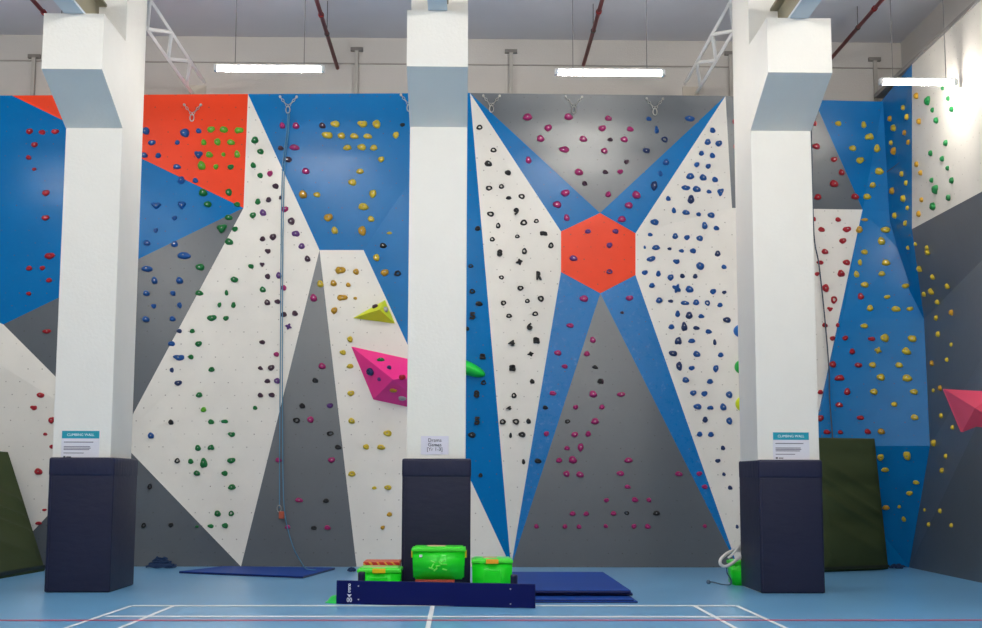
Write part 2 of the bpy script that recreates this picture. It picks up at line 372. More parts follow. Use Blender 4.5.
# ------------------------------------------------------------------ holds (traced by hand: x, y, width, height, colour[+shape])
HOLDS = [
(130, 90, 7.85, '123,322,60,60,b;430,338,70,70,b;540,320,45,40,b;372,412,40,38,b;172,415,60,42,b;112,512,55,42,b;222,515,45,42,b;370,602,60,40,b;538,510,65,60,bt;636,312,60,50,l;737,312,65,52,ld;857,318,70,50,ld;580,410,42,48,l;686,408,50,58,l;793,410,62,45,l;624,508,55,48,l;733,507,32,35,l;842,503,45,60,l;563,592,62,70,l;674,604,38,42,l;790,606,50,42,g'),
(130, 170, 7.85, '403,80,55,60,b;515,82,42,42,b;575,178,65,60,g;775,175,50,58,g;205,280,75,50,bt;407,278,60,60,bt;610,270,60,48,g;840,270,50,40,g;350,378,35,35,b;202,475,35,35,b;135,572,52,42,b;350,582,52,48,b;775,372,62,42,g;722,462,78,70,gt;823,465,45,42,g;778,562,65,52,g'),
(130, 250, 7.85, '425,45,105,55,bd;550,135,70,55,g;135,148,88,48,bd;193,238,48,58,b;390,238,55,55,b;820,232,60,48,gd;130,340,50,45,b;337,340,40,40,bc;545,338,62,42,g;758,335,28,45,g;185,442,40,35,bc;388,435,38,48,b;702,432,30,42,g;812,432,36,48,g;125,542,58,45,b;335,540,45,42,b;642,535,75,48,g;753,537,45,38,g'),
(130, 330, 7.85, '386,8,42,35,v;489,8,42,35,g;326,107,55,38,bc;538,110,52,45,g;382,218,88,45,bc;478,212,42,38,g;328,315,32,40,v;640,310,50,40,g;378,417,58,42,v;543,510,52,42,g'),
(130, 410, 7.85, '578,-3,45,42,l;322,95,42,42,k;637,92,50,40,g;743,90,55,30,gc;165,200,50,48,b;796,193,58,38,gc;535,298,45,48,g;636,293,52,42,gc;371,398,42,42,ko;478,403,42,42,g;580,415,58,80,gd;795,398,65,45,g;526,495,52,42,g;743,498,48,42,g;155,600,36,45,ko;800,605,62,45,g'),
(130, 490, 7.85, '108,277,36,40,ko;320,277,40,38,k;525,287,30,20,g;689,185,50,48,g;796,183,42,42,go;633,284,48,32,g;746,280,50,42,g'),
(240, 90, 5.776, '245,205,32,36,p;324,207,38,38,p;476,205,38,34,n;549,197,52,38,y;706,198,56,38,yc;788,198,44,50,y;503,262,62,38,yc;586,265,42,38,y;660,266,48,32,y;738,267,50,30,y;900,262,34,40,y;620,333,48,32,y;702,331,50,38,y;772,334,42,34,y;815,402,36,34,y;236,336,32,26,n;315,331,58,34,p;275,402,48,34,n;938,202,28,22,k;86,290,42,42,g;118,356,38,34,g;77,434,32,34,g'),
(240, 170, 5.776, '380,6,44,36,p;693,8,44,30,y;648,72,46,38,y;364,140,46,46,a;444,143,40,30,y;767,139,40,48,y;714,212,56,40,y;510,276,50,44,a;757,282,38,34,y;547,348,38,42,y;705,352,44,56,a;863,364,32,14,y;828,437,40,30,k;116,32,32,32,g;103,183,32,36,g;74,263,36,36,g;173,22,32,36,p;258,228,42,34,p;205,94,36,32,n;165,172,32,32,n;133,246,38,38,u;232,160,16,24,n;296,296,40,42,n;322,368,46,34,uc;190,388,38,38,n;130,398,32,30,n;356,440,38,34,u'),
(240, 250, 5.776, '160,8,34,28,nc;63,95,32,26,gc;128,85,28,26,nt;390,50,34,36,n;159,153,30,32,n;225,146,32,38,u;132,228,36,34,g;251,219,34,32,p;158,302,34,34,n;216,299,34,28,n;252,373,38,30,n;318,366,34,32,n;280,442,38,36,us;425,276,40,44,p;465,196,36,40,y;581,118,60,42,ad;670,126,34,36,a;541,192,36,36,a;626,201,28,26,a;592,276,62,34,ad;666,279,22,18,a;544,351,36,40,a;788,44,36,42,y;836,132,46,40,a;910,135,40,34,ko;780,330,40,30,n;838,345,44,34,s'),
(240, 330, 5.776, '128,71,34,26,n;210,141,32,28,p;118,220,30,24,nc;180,219,38,34,n;158,295,34,26,n;214,294,34,34,u;118,376,32,28,n;183,376,36,28,n;88,450,26,24,g;475,208,42,36,p;435,291,36,28,k;360,438,34,30,k;519,438,36,28,u;635,54,32,36,y;594,130,36,30,y;636,209,40,28,y;640,367,40,32,y;812,174,46,26,g;756,241,42,46,vd;861,219,26,30,v;805,284,28,22,u;936,280,40,40,rt;886,347,44,26,a;938,392,46,30,s'),
(240, 410, 5.776, '326,61,42,32,ko;407,56,38,38,p;522,137,40,28,ko;567,214,38,28,k;223,289,36,28,p;529,290,40,32,p;645,62,38,34,y;852,135,48,36,y;728,213,34,32,y;816,215,46,30,y;646,369,44,32,y;776,450,28,18,y;854,448,42,28,y'),
(240, 490, 5.776, '341,58,46,26,p;497,62,36,26,k;275,214,32,24,p;427,219,34,22,kc;506,217,36,26,p;863,141,32,26,a;824,218,24,24,a'),
(462, 90, 7.014, '122,262,44,36,ko;221,422,44,34,ko;184,516,54,42,k;460,190,66,50,p;748,188,58,46,p;604,268,52,48,p;552,341,52,46,p;850,342,55,42,p;716,418,70,44,p;467,492,38,48,p'),
(462, 170, 7.014, '321,20,44,38,k;190,129,46,34,ko;277,116,38,34,ko;327,196,42,26,k;418,187,46,36,ko;379,293,36,50,k9;200,310,50,36,ko;432,369,50,42,ko;521,358,36,30,ko;254,390,32,40,ko;110,410,40,34,k;573,446,54,32,kq;213,486,36,32,ko;388,466,34,26,ko;623,529,38,42,ko;820,14,60,46,p;861,93,38,34,n;724,163,60,48,p;666,243,58,48,p;735,335,40,46,p;883,430,44,32,u'),
(462, 250, 7.014, '263,22,36,48,k8;438,8,36,44,ko;400,84,50,46,ks;63,112,34,28,ko;276,193,36,28,ko;539,181,38,58,kR;410,269,44,34,ko;73,290,42,34,ko;120,377,50,34,k;291,373,38,36,ko;459,357,34,30,ko;552,343,44,42,ko;75,462,38,50,k5;330,462,42,30,ko;513,447,44,32,ko;473,537,38,50,k6;37,552,26,30,k;782,57,56,40,u;854,342,60,46,p;758,530,52,32,p'),
(462, 330, 7.014, '345,91,46,38,k4;522,74,46,46,kq;480,168,46,34,ks;146,186,42,40,kq;353,266,46,44,kq;492,360,34,34,k;151,369,38,34,ko;103,450,38,52,k8;365,459,36,38,ko;326,548,38,28,k4;671,161,50,38,p;720,256,42,30,p;638,444,48,32,p;918,70,40,44,p;876,167,44,36,p;934,260,44,28,kc;968,360,40,36,k;921,450,54,48,p;585,544,38,28,k;797,543,36,34,p'),
(462, 410, 7.014, '107,76,36,56,k5;69,175,52,40,k;286,82,44,38,ko;378,83,46,40,ko;467,78,34,38,k;340,178,22,38,k;420,173,50,40,k;432,363,24,38,k;130,458,30,30,k;592,168,36,36,p;533,357,50,34,k;741,81,38,30,ko;933,80,56,46,p;790,174,46,40,p;885,168,40,40,p;738,268,40,30,p;831,264,40,58,p;681,353,44,36,p;778,350,56,52,p;733,448,46,44,p;828,452,54,42,p'),
(462, 490, 7.014, '776,166,44,32,p;871,167,40,32,p;523,255,32,32,p;722,256,34,32,p;821,257,34,32,p'),
(600, 90, 6.547, '55,185,46,34,p;15,252,50,40,p;199,256,44,32,p;66,325,36,26,n;158,324,48,38,p;28,399,42,38,p;174,471,34,30,n;320,188,36,28,b;371,260,28,50,bd;423,325,42,38,vo;303,397,46,34,vc;588,187,64,38,bd;433,473,40,38,b;738,264,36,36,b;705,340,42,42,b;777,351,44,40,b;664,414,34,34,b;736,428,36,36,b;633,490,34,34,b;708,500,34,34,b;881,207,30,36,r;888,368,28,36,r'),
(600, 170, 6.547, '35,13,38,28,n;132,12,38,30,p;396,22,26,34,b;354,105,40,62,v;238,162,54,50,p;188,232,50,42,p;142,322,54,40,p;53,160,38,38,p;590,41,54,42,b;675,48,46,42,b;753,62,40,36,b;562,116,58,34,bd;633,124,54,40,b;714,141,34,26,b;789,146,42,50,bt;595,192,44,58,v;447,186,32,32,b;484,264,28,38,b;563,277,50,32,b;645,290,32,28,b;727,296,46,38,b;357,341,54,40,b;686,364,36,48,b;762,380,38,30,b;329,423,32,24,b;492,433,38,40,b;569,443,38,34,b;652,448,42,38,b;293,506,16,22,b;366,508,54,34,b;455,516,28,20,v;896,18,16,36,r;899,177,22,40,r;101,402,40,32,u;61,494,38,38,u'),
(600, 250, 6.547, '533,6,34,24,b;608,6,40,34,b;334,58,58,38,bd;499,77,44,32,bc;770,24,38,40,v;656,105,52,52,bd;812,110,34,30,b;293,149,40,32,b;382,155,32,40,b;462,181,40,42,b;540,170,32,30,v;623,172,32,32,v;340,232,40,34,b;500,252,56,60,bs;586,256,52,44,b;740,273,40,36,b;813,278,30,24,v;387,329,44,38,b;462,335,34,22,v;556,346,56,28,b;629,343,42,38,b;703,348,34,36,bo;785,360,36,30,b;508,418,32,44,b;583,428,46,48,v;663,433,40,28,bd;830,458,50,38,v;467,503,40,34,b;552,500,40,62,vd;631,510,44,26,v;62,141,40,32,uo;193,316,48,34,p;145,410,24,18,n'),
(600, 330, 6.547, '712,10,42,30,b;512,70,46,50,vc;600,71,48,30,b;752,80,22,40,v;477,154,54,36,vc;633,156,46,40,b;790,163,38,32,b;518,237,38,60,v;600,250,40,30,b;758,254,36,48,b;562,327,44,38,b;720,337,42,34,b;610,413,42,36,b;683,418,40,36,b;845,424,42,46,b;638,502,52,38,b;722,508,42,26,bc;807,503,42,46,b;12,337,26,34,n;138,423,54,30,p;12,505,38,32,p'),
(600, 410, 6.547, '688,63,36,40,v;846,72,38,48,b;652,158,38,34,b;726,160,40,34,b;806,248,28,30,v;771,333,36,26,v;812,420,22,24,v;852,508,30,28,v;186,329,56,34,p;133,416,50,34,p;516,418,50,32,p;650,418,38,30,p;685,503,38,30,p;182,503,40,26,p'),
(600, 490, 6.547, '42,68,34,28,p;230,64,42,34,p;320,66,32,30,p;88,153,38,30,p;175,152,34,26,ko;369,152,48,32,k;38,236,30,26,p;222,239,32,32,p;314,239,38,32,p;686,237,26,26,p;898,240,20,26,v'),
(810, 80, 6.547, '30,285,30,34,r;40,435,50,38,r;157,521,44,34,r;184,285,40,34,y;352,293,32,44,y;388,370,58,42,yc;278,447,46,38,y;439,448,40,52,y;327,527,50,42,y;614,180,36,34,y;639,242,36,38,y;527,253,26,36,a;553,314,36,44,y;623,345,24,34,a;535,411,32,32,y;648,408,38,34,a;554,467,40,48,a;701,105,36,42,a;718,272,38,40,a;703,552,32,38,a;777,137,42,56,gd;805,198,28,32,g;832,265,36,42,g;872,55,32,28,g;909,122,28,34,g;933,191,30,38,g;893,413,36,40,g;794,479,32,38,g;870,517,36,38,g;905,578,38,32,g'),
(810, 170, 6.547, '455,8,54,46,y;605,25,44,36,y;633,86,40,34,y;411,99,40,38,y;544,137,42,46,a;375,174,48,38,y;617,187,38,46,y;642,249,32,30,y;560,298,34,40,y;628,350,28,34,y;358,326,42,20,a;323,391,44,46,a;494,392,60,40,y;468,465,46,52,y;645,509,34,28,y;693,485,26,26,y;770,510,46,34,y;728,20,36,36,a;735,195,32,34,a;717,287,40,40,a;801,68,32,34,g;828,129,40,60,gt;812,238,34,52,gd;912,181,32,42,g;933,69,32,42,g;207,15,38,40,r;157,88,56,46,r;50,177,48,40,r;295,174,50,38,r;184,325,36,30,r;75,389,44,32,r;241,390,56,38,r;214,465,46,38,r;28,322,22,30,r'),
(810, 250, 6.547, '97,10,44,36,r;65,82,46,28,r;238,82,48,38,r;203,153,48,46,rd;46,158,30,28,r;101,250,44,54,r;157,328,40,50,ro;131,388,38,30,rt;97,491,36,30,r;185,492,42,28,r;333,304,38,44,r;356,14,42,34,y;327,82,26,42,y;305,158,34,44,y;358,228,48,38,y;498,84,52,40,y;470,156,44,34,y;505,309,40,26,y;625,237,46,32,y;393,381,40,42,y;563,386,58,38,y;654,387,44,28,y;355,498,46,32,y;774,12,46,42,y;721,123,42,42,y;807,176,38,36,y;903,236,50,38,y;798,271,36,46,yc;750,289,30,34,y;838,341,38,36,y;830,446,42,36,y;930,411,36,40,a'),
(810, 330, 6.547, '146,56,34,32,r;231,54,36,32,r;403,59,46,28,r;276,141,36,38,r;149,226,42,44,r;317,230,48,32,rd;193,313,62,38,rc;243,404,40,46,r;68,407,38,30,r;191,490,48,32,r;489,53,52,54,y;668,58,54,44,yc;446,134,46,44,ys;631,138,58,50,yc;409,229,44,38,y;583,229,48,36,y;463,310,52,46,y;637,315,60,46,y;418,405,48,40,y;680,405,50,36,y;551,487,38,34,y;843,28,44,38,y;928,97,34,28,y;900,196,34,30,y;803,218,40,38,a;857,381,40,38,a;811,396,28,26,y'),
(810, 410, 6.547, '67,55,44,40,r;330,51,46,28,rc;112,144,44,30,r;200,146,32,26,r;378,141,40,34,r;467,140,46,38,a;685,47,48,38,y;863,38,40,34,y;938,115,18,32,y;816,218,42,46,y;893,304,38,32,y;868,397,36,36,y;462,311,42,44,y;634,300,46,56,yc;491,391,50,30,y;695,474,40,28,y'),
(810, 490, 6.547, '651,22,42,30,y;497,115,48,32,a;584,109,22,22,y;614,190,28,36,y;753,131,24,22,y;855,138,46,32,y;781,227,26,30,y;929,232,26,30,y'),
(20, 90, 5.233, '50,218,34,30,r;116,222,34,26,r;184,219,40,26,r;76,288,34,28,r;46,353,28,24,r;74,415,22,16,r;136,540,38,32,r'),
(20, 210, 5.233, '133,42,40,28,r;155,242,52,34,r;48,305,32,26,r;117,305,28,24,r;152,368,32,24,r;46,438,26,20,r'),
(20, 330, 5.233, '140,8,46,22,r;108,341,40,28,rd;71,408,36,24,rc;165,473,32,34,r;133,545,22,16,r;166,611,24,22,r'),
(20, 450, 5.233, '97,112,42,34,r;97,383,36,18,r;128,314,24,14,r'),
]
HC = {'b': ('blue', (14, 80, 150)), 'v': ('navy', (24, 48, 96)), 'g': ('green', (10, 112, 54)), 'l': ('lime green', (96, 172, 44)), 'k': ('black', (26, 27, 30)),
      'p': ('pink', (166, 36, 106)), 'u': ('purple', (98, 56, 124)), 'n': ('maroon', (66, 40, 58)), 'y': ('yellow', (206, 180, 48)), 'a': ('ochre', (192, 146, 34)),
      'r': ('red', (170, 24, 40)), 's': ('grey', (168, 168, 172))}
def hmat(c): return mat(HC[c][0] + ' resin', HC[c][1], .5, .4, .12, 40, .25, 90)
_hm = {}
def hold_mesh(c, shape, var):
    key = (c, shape, var)
    if key in _hm: return _hm[key]
    rnd = random.Random(hash((shape, var)) % 1000 if False else (ord(shape) * 7 + var * 13))
    bm = BM()
    if shape in '9865R4':
        me = text_mesh(shape, 1.0, .16, .055)
        xs = [v.co.x for v in me.vertices]; ys = [v.co.y for v in me.vertices]; zs = [v.co.z for v in me.vertices]
        for v in me.vertices:
            x, y, z = v.co
            v.co = ((x - min(xs)) / (max(xs) - min(xs)) - .5, -((z - min(zs)) / (max(zs) - min(zs))) * .8 + .05, (y - min(ys)) / (max(ys) - min(ys)) - .5)
        me.materials.clear(); me.materials.append(hmat(c)); me.name = 'hold'
        _hm[key] = me; return me
    n = 20; ph = [rnd.uniform(0, 6.28) for _ in range(4)]
    def rad(t):
        r = 1 + .07 * math.sin(2 * t + ph[0]) + .06 * math.sin(3 * t + ph[1]) + .035 * math.sin(5 * t + ph[2])
        if shape == 'd':
            a = (0, math.pi, math.pi / 2, .5)[var % 4]; d = math.cos(t - a); r *= .78 + .55 * max(0, d) ** 4
        elif shape == 't':
            a = (-math.pi / 2, math.pi / 2)[var % 2]; r *= 1 + .24 * math.cos(3 * (t - a))
        elif shape == 'c':
            a = (math.pi / 2, -math.pi / 2, 0.6)[var % 3]; d = math.cos(t - a); r *= 1 - .52 * max(0, d) ** 2.2
        elif shape == 's': r *= 1 + .3 * math.cos(4 * t + ph[3])
        elif shape == 'q': r *= 1 / max(abs(math.cos(t)), abs(math.sin(t))) * .95
        else: r *= 1 + .05 * math.sin(t + ph[3])
        return r
    out = [(math.cos(2 * math.pi * k / n) * rad(2 * math.pi * k / n), math.sin(2 * math.pi * k / n) * rad(2 * math.pi * k / n)) for k in range(n)]
    x0, x1 = min(p[0] for p in out), max(p[0] for p in out); z0, z1 = min(p[1] for p in out), max(p[1] for p in out)
    out = [((p[0] - x0) / (x1 - x0) - .5, (p[1] - z0) / (z1 - z0) - .5) for p in out]
    cx, cz = (rnd.uniform(-.06, .06), rnd.uniform(-.02, .1))
    if shape in 'oq':
        prof = [(1, .08), (1, -.22), (.9, -.46), (.72, -.55), (.54, -.46), (.44, -.2), (.40, .02)] if shape == 'o' else [(1, .08), (1, -.3), (.9, -.5), (.66, -.52), (.36, -.44), (.24, -.3)]
    else:
        prof = [(1, .08), (1.0, -.12), (.93, -.34), (.78, -.52), (.56, -.64), (.34, -.66), (.2, -.6), (.15, -.46)]
    rings = []
    for j, (s, h) in enumerate(prof):
        k2 = min(1, max(0, (1 - s) * 1.3))
        rings.append([bm.verts.new((p[0] * s + cx * k2, h * (1 + (.12 * math.sin(3 * i + ph[1] + j) if 1 < j < 5 else 0)), p[1] * s + cz * k2)) for i, p in enumerate(out)])
    for j in range(len(rings) - 1):
        a, b = rings[j], rings[j + 1]
        for k in range(n): bm.faces.new((a[k], a[(k + 1) % n], b[(k + 1) % n], b[k]))
    if shape == 'o':
        a, b = rings[-1], rings[0]
        for k in range(n): bm.faces.new((a[k], a[(k + 1) % n], b[(k + 1) % n], b[k]))
    else:
        bm.faces.new(rings[0]); bm.faces.new(rings[-1])
    bmesh.ops.recalc_face_normals(bm, faces=bm.faces)
    for f in bm.faces: f.smooth = True
    me = bpy.data.meshes.new('hold'); bm.to_mesh(me); bm.free(); me.materials.append(hmat(c))
    me['cx'] = cx; me['cz'] = cz
    _hm[key] = me; return me
items = []
for x0, y0, sc, s in HOLDS:
    for e in s.split(';'):
        a = e.split(','); items.append((x0 + float(a[0]) / sc, y0 + float(a[1]) / sc, float(a[2]) / sc, float(a[3]) / sc, a[4][0], a[4][1] if len(a[4]) > 1 else 'r'))
hl = []
for (x, y, w, h, c, s) in items:
    l, n, i = hit(x, y, bvh)
    if l is None: print('MISS', x, y); continue
    if n.dot(ray(x, y)) > 0: n = -n
    pid = bvh_id[i]
    D = (l - O).dot(cam_R @ Vector((0, 0, -1)))
    W = w / F * D; Hh = h / F * D
    if abs(n.x) > .6: W = Hh * 1.05
    hl.append(dict(x=x, y=y, a=w * h, c=c, s=s, l=l, n=n, pid=pid, W=W * 1.02, H=Hh * 1.02))
print('HOLDS', len(hl))
ORD = ['top', 'second', 'third', 'fourth', 'fifth', 'sixth', 'seventh', 'eighth', 'ninth', 'tenth', 'eleventh', 'twelfth', 'thirteenth', 'fourteenth', 'fifteenth', 'sixteenth', 'seventeenth', 'eighteenth', 'nineteenth', 'twentieth'] + ['twenty-%s' % q for q in ('first', 'second', 'third', 'fourth', 'fifth', 'sixth', 'seventh', 'eighth', 'ninth')] + ['thirtieth'] + ['thirty-%s' % q for q in ('first', 'second', 'third', 'fourth', 'fifth', 'sixth', 'seventh', 'eighth', 'ninth')] + ['fortieth'] * 9
groups = {}
for h in hl: groups.setdefault((h['pid'], h['c']), []).append(h)
SH = {'d': 'teardrop', 't': 'triangular', 'c': 'crescent', 's': 'lobed', 'q': 'square', 'o': 'ring', '9': 'nine-shaped', '8': 'eight-shaped', '6': 'six-shaped', '5': 'five-shaped', '4': 'four-shaped', 'R': 'letter R', 'r': ''}
for (pid, c), g in groups.items():
    g.sort(key=lambda q: q['y']); rows = []
    for q in g:
        if rows and q['y'] - rows[-1][0]['y'] < 5.5: rows[-1].append(q)
        else: rows.append([q])
    cn = HC[c][0]
    for ri, row in enumerate(rows):
        row.sort(key=lambda q: q['x'])
        bk_i = len(rows) - 1 - ri
        rn = 'top' if ri == 0 else ('bottom' if bk_i == 0 else (ORD[ri] if ri <= bk_i else ORD[bk_i] + '-lowest'))
        for k, q in enumerate(row):
            sh = SH[q['s']]
            base = f"{cn} {sh + ' ' if sh else ''}hold on the {PNAME[pid]}"
            if len(g) == 1: t = base + f", the only {cn} one there"
            elif len(row) == 1: t = base + f", alone in {rn} {cn} row"
            else:
                pos = 'leftmost' if k == 0 else ('rightmost' if k == len(row) - 1 else ORD[k] + ' from left')
                t = base + f", {rn} {cn} row, {pos}"
            q['label'] = t
def hold_matrix(q):
    y = -q['n']; z = Vector((0, 0, 1)) - y * y.z; z.normalize(); x = y.cross(z)
    d = min(q['W'], q['H'])
    d = min(.16, d * .72)
    q['d'] = d
    M = Matrix.Identity(4)
    for i in range(3):
        M[i][0] = x[i] * q['W']; M[i][1] = y[i] * d; M[i][2] = z[i] * q['H']; M[i][3] = q['l'][i]
    return M
hl.sort(key=lambda q: -q['a'])
m_bolt = mat('steel bolt', (150, 150, 150), .35, .5, metal=.9)
bm = BM(); bmesh.ops.create_cone(bm, segments=6, cap_ends=True, radius1=.5, radius2=.5, depth=1, matrix=Matrix.Rotation(R(90), 4, 'X'))
bolt_me = bpy.data.meshes.new('bolt'); bm.to_mesh(bolt_me); bm.free(); bolt_me.materials.append(m_bolt)
rest = BM(); rest_m = []
for i, q in enumerate(hl):
    var = int(q['x'] * 7 + q['y'] * 3) % 5
    if q['s'] in 'dtc' and q['H'] > q['W'] * 1.1 and q['s'] == 'd': var = 2
    me = hold_mesh(q['c'], q['s'], var); M = hold_matrix(q)
    if i < 300:
        o = link('climbing_hold', me); o.matrix_world = M
        tag(o, q['label'], 'climbing hold', 'climbing holds bolted to the wall')
        if q['s'] in 'rdtc':
            b = link('bolt', bolt_me, o)
            b.location = (me['cx'], -.50, me['cz']); b.scale = (.022 / q['W'], .012 / q['d'], .022 / q['H'])
    else:
        tmp = me.copy(); tmp.transform(M)
        k0 = len(rest.faces); rest.from_mesh(tmp); rest.faces.ensure_lookup_table()
        mm = me.materials[0]
        if mm not in rest_m: rest_m.append(mm)
        for f in rest.faces[k0:]: f.material_index = rest_m.index(mm); f.smooth = True
        bpy.data.meshes.remove(tmp)
me = bpy.data.meshes.new('small_holds'); rest.to_mesh(me); rest.free()
for mm in rest_m: me.materials.append(mm)
tag(link('small_climbing_holds', me), 'many small coloured climbing holds scattered between the larger ones', 'climbing holds', None, 'stuff')

# big dome holds partly behind the columns
def dome(px, py, w, h, rgb, label, rot=0, thick=.16):
    l, n, i = hit(px, py, bvh)
    if n.dot(ray(px, py)) > 0: n = -n
    y = -n; z = Vector((0, 0, 1)) - y * y.z; z.normalize(); x = y.cross(z)
    D = (l - O).length; W = w / F * D; Hh = h / F * D
    bm = BM(); bmesh.ops.create_uvsphere(bm, u_segments=28, v_segments=16, radius=.5)
    for v in bm.verts:
        if v.co.y > .06: v.co.y = .06
        v.co.x *= 1 + .15 * v.co.z * v.co.z
    Mx = Matrix.Identity(4)
    for k in range(3): Mx[k][0] = x[k]; Mx[k][1] = y[k]; Mx[k][2] = z[k]; Mx[k][3] = l[k]
    M = Mx @ Matrix.Rotation(rot, 4, 'Y') @ Matrix.Diagonal((W, thick * 2, Hh, 1))
    o = obj('dome_hold', bm, mat(label[:14], rgb, .4, .4, .05, 20), None, True); o.matrix_world = M
    tag(o, label, 'climbing hold')
dome(462, 366, 50, 14, (30, 210, 70), 'long bright green dome hold sticking out behind the middle column', R(22), .2)
dome(743, 331, 19, 14, (24, 112, 196), 'blue dome hold, topmost of three beside the right column', 0, .14)
dome(743.5, 367, 18, 15, (30, 185, 75), 'green dome hold, middle of three beside the right column', 0, .14)
dome(744.5, 404, 18, 16, (215, 225, 30), 'yellow dome hold, lowest of three beside the right column', 0, .14)

# ------------------------------------------------------------------ columns with corbels, pads, signs
m_pad = mat('navy vinyl pad', (24, 27, 54), .5, .35, .06, 3, .18, 4, stretch=(1, 1, 3))
m_padseam = mat('navy vinyl flap', (28, 31, 60), .48, .35, .06, 4, .3, 8, stretch=(1, 1, .5))
m_tan = mat('tan primed steel', (150, 144, 122), .6, .3)
m_beam = mat('pale blue painted steel', (205, 216, 224), .5, .4)
YS = YP + .06
DEP = 1.0
ZCT = PY(436, 10.5, YS - 1.0).z; ZCK = PY(436, 66.5, YS - 1.0).z; ZCB = PY(436, 127, YS).z
COLS = [(52, 110.5, 46, 111.5, 'left'), (406.5, 465.5, 401.5, 470.5, 'middle'), (759.5, 819.5, 760.0, 824, 'right')]
CX = []
for (a, b, pa, pb, nm), (cxp, y1_, y2_, y3_) in zip(COLS, ((75, 13.5, 69, 128), (436, 10.3, 66.5, 127), (795, 18, 72.5, 131))):
    ZCT = PY(cxp, y1_, YS - 1).z; ZCK = PY(cxp, y2_, YS - 1).z; ZCB = PY(cxp, y3_, YS).z
    xa = PY(a, 456, YS).x; xb = PY(b, 456, YS).x
    if nm == 'right': xa = PY(757.5, 456, YS).x
    CX.append((xa, xb))
    cxm = (xa + xb) / 2
    col = thing('column', f'{nm} white square concrete column with projecting bracket near its top', 'column', (cxm, YS, 0), 'white concrete columns')
    w2 = (xb - xa) / 2
    bm = BM(); box(bm, -w2, w2, 0, DEP, 0, ZC - .003, .012); obj('shaft', bm, m_col, col)
    bm = BM()
    prof = [(-.0, ZCB), (-1.0, ZCK), (-1.0, ZCT), (0.0, ZCT)]
    A = [Vector((-w2 - .002, y - .0, z)) for y, z in prof]
    prism(bm, A, Vector((2 * w2 + .004, 0, 0))); obj('corbel', bm, m_col, col)
    # I-beam sitting on the corbel
    be = thing('steel_beam', f'pale steel roof beam resting on the bracket of the {nm} column', 'beam', (cxm, YS - .5, ZCT), 'roof beams on the brackets')
    bm = BM(); L0, L1 = -13.0, .45
    box(bm, -.11, .11, L0, L1, .0, .03); obj('lower_flange', bm, m_beam, be)
    bm = BM(); box(bm, -.015, .015, L0, L1, .03, .42); obj('web', bm, m_tan, be)
    bm = BM(); box(bm, -.11, .11, L0, L1, .42, .45); obj('upper_flange', bm, m_tan, be)
    # pad
    pxa = PZ(pa, 592).x; pxb = PZ(pb, 592).x
    pxa = PY(pa, 540, YP).x; pxb = PY(pb, 540, YP).x
    zt = PY(436, 458.5, YP).z
    dp = DEP + .14
    zs = zt - .19
    pd = thing('column_pad', f'navy vinyl crash pad wrapped around the base of the {nm} column', 'pad', ((pxa + pxb) / 2, YP, 0), 'navy column pads')
    pw = (pxb - pxa) / 2
    bm = BM(); box(bm, -pw, pw, 0, dp, .002, zs, .022, seg=3); obj('cover', bm, m_pad, pd, True)
    bm = BM(); box(bm, -pw - .004, pw + .004, -.006, dp + .006, zs - .03, zt, .03, seg=3); obj('top_flap', bm, m_padseam, pd, True)
    bm = BM(); box(bm, -pw + .02, pw - .02, .02, dp - .02, 0, .014); obj('base_board', bm, mat('brown board edge', (96, 84, 72), .7), pd)
    bm = BM(); box(bm, -.006, .006, -.0085, .0, .05, zs - .03); o = obj('seam', bm, m_padseam, pd); o.location.x = -pw + .03
def flat_text(s, size, x, z, m, parent, name='lettering', space=1.0, sx=1):
    me = text_mesh(s, size, .0008, 0, space=space); me.materials.clear(); me.materials.append(m)
    o = link(name, me, parent); o.rotation_euler = (R(90), 0, 0); o.location = (x, -.0065, z); o.scale.x = sx; return o
m_paper = mat('laminated paper', (222, 220, 228), .4, .4); m_teal = mat('teal header', (18, 150, 172), .5); m_ink = mat('grey ink', (112, 108, 120), .7)
m_wht = mat('white ink', (240, 248, 250), .6); m_blk = mat('black ink', (50, 52, 58), .7)
for (x0, x1, y0, y1, nm) in ((62, 99, 430.5, 457, 'left'), (772.5, 809.5, 432, 458, 'right')):
    p0 = PY(x0, y0, YS); p1 = PY(x1, y1, YS)
    w = p1.x - p0.x; h = p0.z - p1.z + .04
    s = thing('notice_sign', f'climbing wall notice with teal header taped to the {nm} column', 'sign', ((p0.x + p1.x) / 2, YS - .002, p0.z - h), 'climbing wall notices')
    bm = BM(); box(bm, -w / 2, w / 2, -.004, 0, 0, h); obj('sheet', bm, m_paper, s)
    bm = BM(); box(bm, -w / 2 + .004, w / 2 - .004, -.006, -.003, h - .092, h - .004); obj('header', bm, m_teal, s)
    flat_text('CLIMBING WALL', .042, 0, h - .05, m_wht, s)
    bm = BM()
    for (zz, l, t) in ((.135, .87, .010), (.188, .78, .009), (.205, .80, .009), (.222, .76, .009), (.262, .6, .008)):
        box(bm, -w / 2 + .03, -w / 2 + .03 + (w - .05) * l, -.0055, -.0035, h - zz - t / 2, h - zz + t / 2)
    obj('text_lines', bm, m_ink, s)
    bm = BM(); box(bm, -w / 2 + .03, -w / 2 + .055, -.0055, -.0035, h - .315, h - .297); box(bm, -w / 2 + .065, -w / 2 + .12, -.0055, -.0035, h - .312, h - .302); obj('emblem', bm, m_blk, s)
p0 = PY(421, 436, YS); p1 = PY(448.5, 454.5, YS); w = p1.x - p0.x; h = p0.z - p1.z
s = thing('paper_note', 'white paper note reading Drama Games on the middle column', 'note', ((p0.x + p1.x) / 2, YS - .002, p1.z))
bm = BM(); box(bm, -w / 2, w / 2, -.004, 0, 0, h); obj('sheet', bm, mat('white paper', (220, 216, 230), .6), s)
